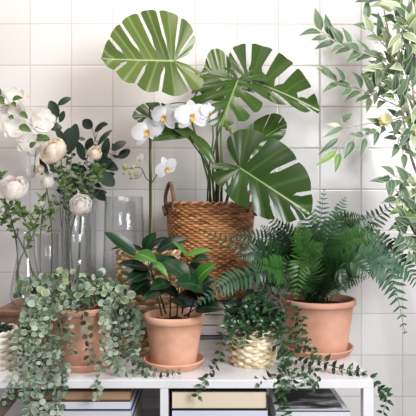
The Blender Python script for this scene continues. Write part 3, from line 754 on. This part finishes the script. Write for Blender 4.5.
for (x, y, d, r, face, roll) in [(148, 132, 1.70, 17, V((-.3, -1, .25)), .2), (165, 117, 1.67, 15, V((-.35, -1, .1)), -.25), (192, 116, 1.64, 17, V((.15, -1, .05)), .1), (209, 113, 1.65, 11, V((.7, -.8, .0)), -.1), (166, 168, 1.69, 12, V((.5, -.7, -.35)), .5), (140, 160, 1.70, 8, V((-.8, -.6, .0)), .3)]:
    orchid(to, P(x, y, d), W(r, d), face, roll)
for (x, y, d, r) in [(228, 127, 1.67, 3.2), (232, 131, 1.67, 2.6), (236, 136, 1.67, 2.2), (125, 167, 1.70, 2.6), (133, 167, 1.71, 1.9), (130, 173, 1.70, 1.8), (136, 174, 1.71, 2.4), (124, 173, 1.7, 1.5), (131, 178, 1.71, 1.5)]:
    mb = MB(); sphere(mb, P(x, y, d), W(r, d), sz=1.25); mb.build('bud', M['bud'], to)
for b_, tp_, w in [((150, 256, 1.74), (110, 250, 1.70), 13), ((152, 256, 1.76), (192, 256, 1.74), 14), ((148, 252, 1.8), (170, 238, 1.84), 10)]:
    mb = MB(); leaf(mb, P(*b_), P(*tp_), W(w, 1.7), nrm=V((0, -.4, 1)), curl=.14, fold=.3, n=9, rnd=.3); mb.build('leaf', M['zz'], to)

# ---------------------------------------------------------------- wooden box with the glass vases
BT = T+.124
tx = thing('wooden_box', (P(52, 0, 1.86).x, 1.86, T), 'low brown wooden box under the glass vases behind the silver leaved plant', 'box')
bx0, bx1, by0, by1 = P(6, 0, 1.86).x, P(107, 0, 1.86).x, 1.725, 1.985
mb = MB(); box(mb, bx0, bx1, by0, by1, BT-.012, BT); mb.build('lid', M['wood'], tx, False, .0015)
mb = MB()
for x in (bx0+.004, bx1-.016): box(mb, x, x+.012, by0+.004, by1-.004, T, BT-.0125)
for y in (by0+.004, by1-.016): box(mb, bx0+.017, bx1-.017, y, y+.012, T, BT-.0125)
mb.build('sides', M['wood'], tx, False)
def vase(x, d, outer, label, z0=BT, th=.0025):
    """outer: (radius, height) from the foot up; walls with real thickness"""
    c = V((P(x, 0, d).x, d, z0+.0005)); mb = MB()
    o_ = [(.001, 0)]+outer; inn = [(max(.001, r-th), z if i else .008) for i, (r, z) in enumerate(outer)]
    inn[0] = (outer[0][0]-th*1.5, .008)
    prof = [(.001, 0), (outer[0][0]-.002, 0)]+[(r, z+(.002 if i == 0 else 0)) for i, (r, z) in enumerate(outer)]+[(outer[-1][0]-th*.5, outer[-1][1]+.001)]+[(r, z) for r, z in inn[::-1]]+[(.001, .008)]
    lathe(mb, c, prof, 48, closed=True)
    return tag(mb.build('glass_vase', M['glass']), label, 'vase', 'clear glass vases')
z = lambda y, d: P(0, y, d).z-BT
vase(26, 1.80, [(.03, 0), (.046, .018), (.050, .045), (.046, .085), (.036, .13), (.028, .18), (.028, z(232, 1.8)), (.031, z(229, 1.8))], 'round bellied clear vase at far left with bent flower stems')
vase(48, 1.92, [(.036, 0), (.036, .05), (.036, .12), (.036, z(234, 1.92))], 'plain straight clear glass vase between the bellied vase and the bottle vase')
vase(77, 1.795, [(.060, 0), (.067, .012), (.068, .06), (.067, .10), (.060, .125), (.049, .142), (.045, .16), (.045, .20), (.046, z(227, 1.795))], 'clear bottle shaped vase with a rounded shoulder below the white ranunculus')
vase(79, 1.93, [(.060, 0), (.060, .06), (.058, .2), (.056, z(188, 1.93))], 'tall clear cylinder vase behind the bottle shaped vase')
h4 = P(0, 197, 1.905).z-T
vase(124, 1.91, [(.073, 0), (.074, .02), (.073, .2), (.069, .36), (.066, h4)], 'tall empty clear vase standing beside the orchid stem', z0=T)

# ---------------------------------------------------------------- cut flowers
def cut_flower(name, label, path, bloom, r, face, mats, cat='flower', leaves=(), lsize=.03, core=0, layers=6, squash=.85, leafmat_='eucg', group='cut flowers in the glass vases', srad=.0019):
    q = [P(*p) for p in path]; t = thing(name, q[0], label, cat, group)
    mb = MB(); q2 = tube(mb, q, srad, srad*.8, 6, n=24); mb.build('stem', M['flstem'], t)
    if bloom:
        c = P(*bloom); mb = MB(); rosebloom(mb, c, r, face, layers, core, squash); mb.build('blossom', mats, t)
    lm = MB()
    for (x, y, d, n) in leaves:
        a = P(x, y, d)
        for k in range(n):
            dr = V((rr(-1, 1), rr(-.8, .3), rr(-.3, 1))).normalized()*lsize*rr(.6, 1.1)
            b0 = a+rv(.012)
            leaf(lm, b0, b0+dr, lsize*.34, nrm=V((rr(-.5, .5), -1, rr(0, .8))), curl=.1, fold=.25, n=5, cross=1)
    if leaves:
        for (x, y, d, n) in leaves:   # short stalks to the stem
            a = P(x, y, d); b0 = min(q2, key=lambda w: (w-a).length); tube(lm, [b0, a], .0012, .0008, 4)
        lm.build('leaves', M[leafmat_], t)
    return t
PW = [M['petal'], M['peach']]; PC = [M['petalc'], M['peach']]
cut_flower('ranunculus', 'large white ranunculus bloom with peach centre at the left edge', [(31, 300, 1.80), (17, 285, 1.78), (19, 262, 1.78), (34, 232, 1.80), (27, 215, 1.76), (15, 200, 1.72)], (14, 188, 1.70), W(13, 1.7), V((.1, -.8, .6)), PW, leaves=[(18, 212, 1.72, 8), (8, 208, 1.73, 9), (25, 215, 1.74, 8), (32, 228, 1.78, 7), (5, 220, 1.74, 7)], core=2, squash=.8, lsize=.032)
cut_flower('ranunculus', 'small round white bloom just right of the large white ranunculus', [(38, 284, 1.80), (29, 262, 1.79), (24, 240, 1.79), (36, 222, 1.80), (44, 205, 1.80), (47, 188, 1.79)], (47, 181, 1.78), W(6.8, 1.78), V((0, -1, .3)), PW, leaves=[(45, 200, 1.80, 7), (40, 212, 1.80, 8), (36, 222, 1.79, 6), (52, 214, 1.80, 7)], lsize=.028, layers=5)
cut_flower('ranunculus', 'large cream ranunculus bloom facing left above the vases', [(76, 300, 1.80), (70, 240, 1.82), (66, 200, 1.82), (60, 165, 1.80)], (53, 151, 1.78), W(13.5, 1.78), V((-.45, -.75, .5)), PC, leaves=[(62, 172, 1.81, 6), (66, 186, 1.81, 6)], core=1, squash=.72)
cut_flower('ranunculus', 'small cream bud among the dark leaves', [(71, 300, 1.93), (70, 240, 1.93), (84, 190, 1.87), (95, 160, 1.83)], (95, 153, 1.81), W(6.5, 1.8), V((.1, -1, .4)), PC, leaves=[(92, 170, 1.84, 6), (98, 178, 1.84, 6)], layers=5, squash=.95)
cut_flower('ranunculus', 'white ranunculus on a pale stem in the bottle shaped vase', [(77, 296, 1.80), (79, 262, 1.795), (80, 232, 1.79), (81, 214, 1.78)], (81, 205, 1.77), W(10.5, 1.77), V((.15, -1, .1)), PW, squash=1.15, layers=6, srad=.0035)
cut_flower('ranunculus', 'tiny half open white bud between two leafy stems', [(41, 300, 1.82), (40, 245, 1.84), (42, 215, 1.82), (41, 206, 1.80)], (41, 202, 1.79), W(3.6, 1.79), V((0, -1, .4)), PW, leaves=[(38, 208, 1.80, 6), (46, 230, 1.82, 4)], lsize=.02, layers=4)
cut_flower('ranunculus', 'tiny white bud on a thin stem above the round white bloom', [(50, 300, 1.90), (52, 240, 1.9), (47, 190, 1.86), (41, 173, 1.80)], (40, 169, 1.80), W(4, 1.8), V((-.2, -1, .3)), PC, leaves=[(43, 175, 1.80, 5)], lsize=.018, layers=4)
# leafy sprays
def spray(name, label, paths, mleaf, size, gap, wf, cat='foliage', prof=OVAL, group='leafy sprays in the glass vases', alt=True, jitter=1.0, mstem='flstem', extra=()):
    t = thing(name, P(*paths[0][0]), label, cat, group)
    for p in paths:
        st, lf = p, None
        strand(t, p, size, gap, M[mstem], M[mleaf], name='sprig', prof=prof, wf=wf, alt=alt, taper=.85, n=6, rad=.0016, jitter=jitter, bare=.48)
    return t
def leafspray(name, label, stemp, leaves, mleaf, group='leafy sprays in the glass vases', w=.62):
    """a spray whose big leaves are placed one by one (base px -> tip px)"""
    q = [P(*p) for p in stemp]; t = thing(name, q[0], label, 'foliage', group)
    mb = MB(); qq = tube(mb, q, .0022, .0012, 6, n=30); 
    for a, b_, ww in leaves:
        A = P(*a); n_ = min(qq, key=lambda k: (k-A).length); tube(mb, [n_, A], .0011, .0009, 4)
    mb.build('stem', M['bark'], t)
    for a, b_, ww in leaves:
        m_ = MB(); leaf(m_, P(*a), P(*b_), W(ww, 1.85), nrm=V((rr(-.3, .3), -1, rr(0, .5))), curl=rr(-.05, .1), fold=.12, prof=lambda t: math.sin(PI*(t*.94+.03))**.65, n=8)
        m_.build('leaf', M[mleaf], t)
    return t
leafspray('eucalyptus_sprig', 'dark oval leaved sprig standing highest above the cream ranunculus', [(66, 300, 1.93), (66, 220, 1.93), (60, 150, 1.9), (56, 120, 1.88)],
  [((58, 117, 1.88), (50, 101, 1.88), 11), ((58, 105, 1.88), (71, 98, 1.88), 8), ((60, 122, 1.88), (64, 111, 1.87), 6), ((62, 128, 1.88), (48, 127, 1.87), 9), ((50, 140, 1.88), (36, 136, 1.87), 8), ((70, 152, 1.88), (76, 124, 1.87), 13), ((62, 146, 1.88), (70, 128, 1.88), 9), ((64, 140, 1.88), (56, 128, 1.86), 7), ((48, 175, 1.88), (40, 158, 1.87), 6), ((54, 172, 1.88), (48, 156, 1.87), 5)], 'euc')
leafspray('eucalyptus_sprig', 'dark leaved sprig arching right behind the small cream bud', [(69, 300, 1.94), (68, 230, 1.94), (78, 180, 1.93), (95, 140, 1.92)],
  [((92, 128, 1.92), (83, 120, 1.91), 11), ((95, 132, 1.92), (105, 122, 1.92), 6), ((100, 126, 1.93), (108, 124, 1.92), 5), ((98, 145, 1.92), (112, 130, 1.92), 6), ((104, 158, 1.92), (108, 138, 1.91), 10), ((112, 150, 1.9), (126, 142, 1.9), 10), ((118, 158, 1.9), (130, 150, 1.9), 10), ((100, 172, 1.9), (114, 186, 1.88), 14), ((96, 166, 1.92), (112, 160, 1.9), 11), ((84, 160, 1.9), (78, 142, 1.9), 10), ((86, 150, 1.92), (92, 138, 1.91), 8), ((90, 180, 1.92), (104, 176, 1.9), 12), ((84, 176, 1.92), (72, 164, 1.92), 11), ((100, 160, 1.93), (118, 170, 1.9), 11), ((80, 190, 1.93), (70, 178, 1.92), 11), ((94, 190, 1.93), (106, 200, 1.92), 10), ((84, 198, 1.93), (92, 186, 1.93), 10)], 'euc')
spray('leafy_stems', 'bunch of dark green leafy stems in the tall cylinder vase', [
  [(66, 300, 1.93), (62, 230, 1.93), (66, 180, 1.92), (66, 150, 1.90)], [(74, 300, 1.93), (70, 230, 1.94), (68, 190, 1.92), (72, 150, 1.92)],
  [(68, 300, 1.94), (67, 220, 1.94), (92, 180, 1.93), (104, 150, 1.92)], [(70, 300, 1.93), (69, 220, 1.93), (84, 185, 1.92), (116, 152, 1.91)],
  [(66, 300, 1.94), (65, 220, 1.94), (86, 175, 1.92), (86, 140, 1.92)], [(76, 300, 1.92), (62, 230, 1.92), (60, 190, 1.9), (56, 165, 1.88)],
  [(70, 300, 1.93), (68, 225, 1.93), (100, 190, 1.92), (106, 165, 1.9)]], 'euc', .036, .021, .5)
spray('leafy_stems', 'fresh green leafy stems around the small cream bud', [
  [(67, 300, 1.92), (66, 230, 1.92), (82, 190, 1.87), (78, 165, 1.85)], [(69, 300, 1.92), (70, 230, 1.92), (90, 190, 1.87), (102, 164, 1.85)], [(65, 300, 1.92), (62, 230, 1.92), (72, 200, 1.87), (66, 176, 1.85)]], 'eucg', .024, .012, .5, jitter=1.2)
spray('leafy_stems', 'green feathery leafy stems in the round bellied vase', [
  [(36, 286, 1.81), (27, 258, 1.80), (18, 238, 1.80), (8, 222, 1.76), (-2, 205, 1.74)], [(34, 294, 1.79), (20, 280, 1.79), (20, 262, 1.79), (32, 236, 1.80), (46, 220, 1.82), (56, 198, 1.82)],
  [(30, 296, 1.80), (17, 280, 1.80), (21, 258, 1.80), (30, 238, 1.80), (22, 215, 1.76), (14, 205, 1.74)], [(37, 280, 1.8), (28, 258, 1.8), (20, 240, 1.8), (8, 215, 1.8), (2, 172, 1.78)]], 'eucg', .029, .014, .42, jitter=1.2)
# white blossom branch at upper left
q = [(18, 296, 1.84), (16, 240, 1.88), (2, 190, 1.90), (-14, 140, 1.88), (-6, 105, 1.84), (10, 96, 1.82)]
tbn = thing('blossom_branch', P(*q[0]), 'branch of loose white blossoms with dark leaf tips reaching in at upper left', 'flower', 'cut flowers in the glass vases')
mb = MB(); tube(mb, [P(*p) for p in q], .0025, .0014, 6, n=30); tube(mb, [P(-12, 130, 1.87), P(8, 124, 1.83), P(26, 124, 1.8), P(44, 130, 1.8)], .0018, .001, 5); tube(mb, [P(12, 124, 1.83), P(24, 138, 1.81), P(36, 148, 1.8)], .0014, .001, 5)
tube(mb, [P(-8, 112, 1.85), P(10, 104, 1.82), P(20, 98, 1.81)], .0014, .001, 5)
mb.build('branch', M['bark'], tbn)
for (x, y, d, r) in [(2, 100, 1.83, 12), (17, 99, 1.81, 12), (20, 112, 1.80, 12), (6, 124, 1.81, 12), (18, 130, 1.79, 14), (30, 120, 1.81, 11), (41, 126, 1.82, 12), (28, 142, 1.80, 12), (45, 118, 1.85, 10), (36, 150, 1.84, 10), (9, 112, 1.83, 10), (34, 172, 1.85, 8)]:
    mb = MB(); openbloom(mb, P(x, y, d), W(r, d), V((rr(-.5, .5), -1, rr(-.3, .5))), 5, .8, .35, 2); mb.build('blossom', M['petal'], tbn)
    if y > 160: mb = MB(); tube(mb, [P(36, 150, 1.8), P(x, y, d)], .0012, .001, 5); mb.build('twig', M['bark'], tbn)
mb = MB()
for (a, b_, w) in [((0, 96, 1.79), (-4, 86, 1.79), 7), ((4, 104, 1.78), (-4, 96, 1.78), 8), ((12, 100, 1.77), (23, 98, 1.76), 6), ((12, 102, 1.77), (16, 107, 1.76), 5), ((20, 112, 1.75), (28, 119, 1.74), 6), ((19, 126, 1.74), (31, 132, 1.73), 8), ((9, 116, 1.76), (14, 119, 1.75), 5), ((30, 148, 1.76), (36, 142, 1.76), 6), ((36, 140, 1.78), (50, 138, 1.77), 8), ((2, 176, 1.78), (-6, 170, 1.78), 6), ((-2, 178, 1.77), (7, 172, 1.77), 5)]:
    leaf(mb, P(*a), P(*b_), W(w, 1.8), n=6, fold=.3, curl=.1, rnd=.3)
mb.build('leaves', M['eucg'], tbn)

# ---------------------------------------------------------------- variegated tree at the right
tf = thing('variegated_tree', (P(470, 0, 1.75).x, 1.72, 0), 'tall tree with pale edged grey green leaves reaching in from the right', 'tree')
cf = V((P(470, 0, 1.75).x, 1.72, 0))
pot(tf, cf, .15, .11, .27, M['white'])
mb = MB()
tube(mb, [cf+V((0, 0, .24)), cf+V((-.02, .0, .6)), P(450, 300, 1.74), P(432, 220, 1.74), P(418, 150, 1.75), P(404, 95, 1.76), P(398, 40, 1.76), P(404, -30, 1.76)], .011, .005, 8, n=40)
for p in ([(432, 220, 1.74), (424, 160, 1.72), (414, 100, 1.72), (412, 40, 1.72), (418, -20, 1.72)], [(426, 190, 1.74), (412, 160, 1.78), (402, 110, 1.82), (394, 60, 1.84), (384, 10, 1.84)]):
    tube(mb, [P(*q) for q in p], .005, .0025, 6, n=26)
mb.build('trunk', M['ficusbark'], tf)
def branch(pts, size, gap, mk, wf=.42, start=.15, drop=.35, n=7):
    q0 = [P(*p) for p in pts]; ln = sum((q0[i+1]-q0[i]).length for i in range(len(q0)-1)); k = max(4, int(ln/gap))
    mb = MB(); q = tube(mb, q0, .0022, .001, 5, n=k+1)
    for i, p in enumerate(q):
        if i/k < start: continue
        d = (q[min(i+1, k)]-q[max(i-1, 0)]).normalized(); s = d.cross(V((0, -1, .2))).normalized()
        for sg in (1, -1):
            if R.random() < .12: continue
            o_ = (d*.7+s*sg*rr(.2, .9)+V((0, rr(-.5, .3), -drop*rr(0, 1)))).normalized(); sz = size*rr(.7, 1.15)
            pet = p+o_*.006; tube(mb, [p, pet], .0008, .0006, 4, n=3)
            tip = pet+o_*sz
            if tip.y > 1.985: tip.y = 1.985
            mb.mi = 1 if R.random() < .55 else (2 if R.random() < .6 else 3)
            if mk: mb.mi = mk
            leaf(mb, pet, tip, sz*wf, nrm=V((rr(-.5, .5), -1, rr(-.2, .9))), curl=rr(.02, .14), fold=rr(.1, .35), prof=LANCE, n=n); mb.mi = 0
    return mb.build('branch', [M['ficusbark'], M['ficus'], M['ficuspale'], M['ficusgreen']], tf)
BR = [
 ([(404, 60, 1.76), (380, 58, 1.72), (356, 50, 1.68), (338, 42, 1.66), (322, 32, 1.66)], .058, .032, 1),
 ([(404, 75, 1.76), (388, 50, 1.74), (375, 35, 1.72), (366, 22, 1.72)], .064, .032, 0),
 ([(404, 50, 1.76), (398, 25, 1.72), (392, 5, 1.70), (380, -6, 1.7)], .06, .03, 2),
 ([(406, 110, 1.74), (385, 100, 1.70), (362, 90, 1.68), (345, 84, 1.66), (334, 80, 1.66)], .062, .032, 1),
 ([(406, 90, 1.76), (396, 68, 1.72), (380, 66, 1.7), (372, 74, 1.7)], .055, .03, 0),
 ([(412, 60, 1.74), (410, 35, 1.68), (404, 10, 1.66)], .06, .026, 2),
 ([(410, 130, 1.74), (400, 105, 1.68), (392, 88, 1.66)], .058, .026, 0),
 ([(414, 120, 1.74), (398, 118, 1.7), (380, 128, 1.66), (366, 136, 1.64)], .055, .034, 1),
 ([(418, 150, 1.74), (412, 120, 1.70), (416, 95, 1.66)], .06, .026, 0),
 ([(420, 100, 1.74), (408, 80, 1.7), (402, 62, 1.66)], .06, .024, 2),
 ([(424, 180, 1.74), (408, 182, 1.7), (396, 176, 1.67), (388, 180, 1.66)], .06, .03, 1),
 ([(430, 215, 1.74), (412, 210, 1.70), (398, 198, 1.68)], .062, .026, 0),
 ([(430, 220, 1.74), (420, 226, 1.68), (406, 222, 1.66)], .062, .028, 1),
 ([(434, 240, 1.74), (422, 248, 1.68), (410, 250, 1.66)], .06, .028, 1),
 ([(404, 30, 1.76), (412, 10, 1.74), (418, -8, 1.74)], .06, .026, 2),
 ([(400, 80, 1.8), (384, 84, 1.84), (370, 96, 1.86)], .055, .03, 0),
 ([(408, 70, 1.76), (418, 50, 1.74), (424, 30, 1.72)], .06, .026, 3),
 ([(408, 130, 1.76), (398, 140, 1.72), (404, 152, 1.7)], .05, .026, 1),
 ([(400, 95, 1.76), (390, 76, 1.78), (386, 58, 1.8)], .055, .026, 0), ([(410, 100, 1.74), (418, 118, 1.7), (412, 134, 1.68)], .055, .026, 0),
 ([(412, 20, 1.72), (402, 30, 1.66), (408, 48, 1.64)], .055, .026, 0),
 ([(436, 250, 1.74), (420, 236, 1.70), (402, 234, 1.66)], .06, .026, 1), ([(424, 200, 1.74), (416, 188, 1.72), (406, 196, 1.70)], .055, .026, 0),
 ([(404, 50, 1.76), (392, 40, 1.78), (384, 22, 1.8)], .055, .026, 0)]
for p, sz, gap, mk in BR: branch(p, sz*1.12, gap*(1.05 if p[-1][0] < 350 else .85), mk if mk == 1 else 0, wf=.46)
mb = MB(); tube(mb, [P(412, 122, 1.72), P(380, 122, 1.66), P(356, 126, 1.62), P(342, 128, 1.62), P(330, 124, 1.62)], .0018, .001, 5, n=16)
tube(mb, [P(357, 126, 1.62), P(350, 134, 1.61), P(340, 140, 1.61)], .001, .0008, 4)
LV = [((338, 138, 1.6), (318, 155, 1.6), 8, .2, 1), ((336, 151, 1.6), (316, 166, 1.59), 9, .9, 3), ((339, 153, 1.6), (335, 173, 1.59), 9, .4, 3), ((353, 141, 1.6), (344, 159, 1.59), 11, .2, 1), ((343, 127, 1.62), (322, 138, 1.6), 7, .7, 1), ((340, 126, 1.62), (326, 124, 1.62), 5, .9, 2), ((346, 122, 1.62), (342, 115, 1.61), 8, .5, 1), ((344, 120, 1.62), (352, 113, 1.61), 8, .8, 1)]
for a, b_, w, r_, k in LV:
    mb.mi = 0; tube(mb, [P(357, 128, 1.62) if a[0] > 345 else P(342, 134, 1.61), P(*a)], .0009, .0007, 4, n=4); mb.mi = k
    leaf(mb, P(*a), P(*b_), W(w, 1.6), nrm=V((0, -1, .2)), curl=.06, fold=.2, prof=LANCE, n=8, rnd=r_)
mb.mi = 0
mb.build('branch', [M['ficusbark'], M['ficus'], M['ficuspale'], M['ficusgreen']], tf)
mb = MB(); c = P(385, 121, 1.64)
openbloom(mb, c, W(8, 1.64), V((-.2, -1, .3)), 9, .5, .4, 3); mb.build('blossom', M['flower_y'], tf)

# ---------------------------------------------------------------- camera, light
cam = bpy.data.cameras.new('camera'); cam.sensor_width = 36; cam.lens = 36*F/416
co_ = bpy.data.objects.new('camera', cam); COL.objects.link(co_); co_.location = (0, 0, ZC); co_.rotation_euler = (PI/2, 0, 0); sc.camera = co_
w = bpy.data.worlds.new('world'); sc.world = w; w.use_nodes = True
bg = w.node_tree.nodes['Background']; bg.inputs[0].default_value = (.94, .96, 1.0, 1); bg.inputs[1].default_value = .27
def area(name, loc, target, size, power, col, sy=None):
    l = bpy.data.lights.new(name, 'AREA'); l.energy = power; l.color = col; l.size = size
    if sy: l.shape = 'RECTANGLE'; l.size_y = sy
    o = bpy.data.objects.new(name, l); COL.objects.link(o); o.location = loc
    o.rotation_euler = (V(target)-V(loc)).to_track_quat('-Z', 'Y').to_euler(); return o
area('window_daylight', (1.25, -.35, 2.0), (.1, 1.9, 1.1), 1.0, 58, (.94, .97, 1.0), 1.1)
area('ceiling_lamp', (-.45, 1.15, 2.55), (-.35, 1.7, 1.2), .8, 12.5, (1.0, .88, .79))
vs = sc.view_settings
sc.cycles.transparent_max_bounces = 40
sc.view_settings.view_transform = 'Standard'; vs.look = 'None'; vs.exposure = .35; vs.gamma = 1; vs.use_curve_mapping = False
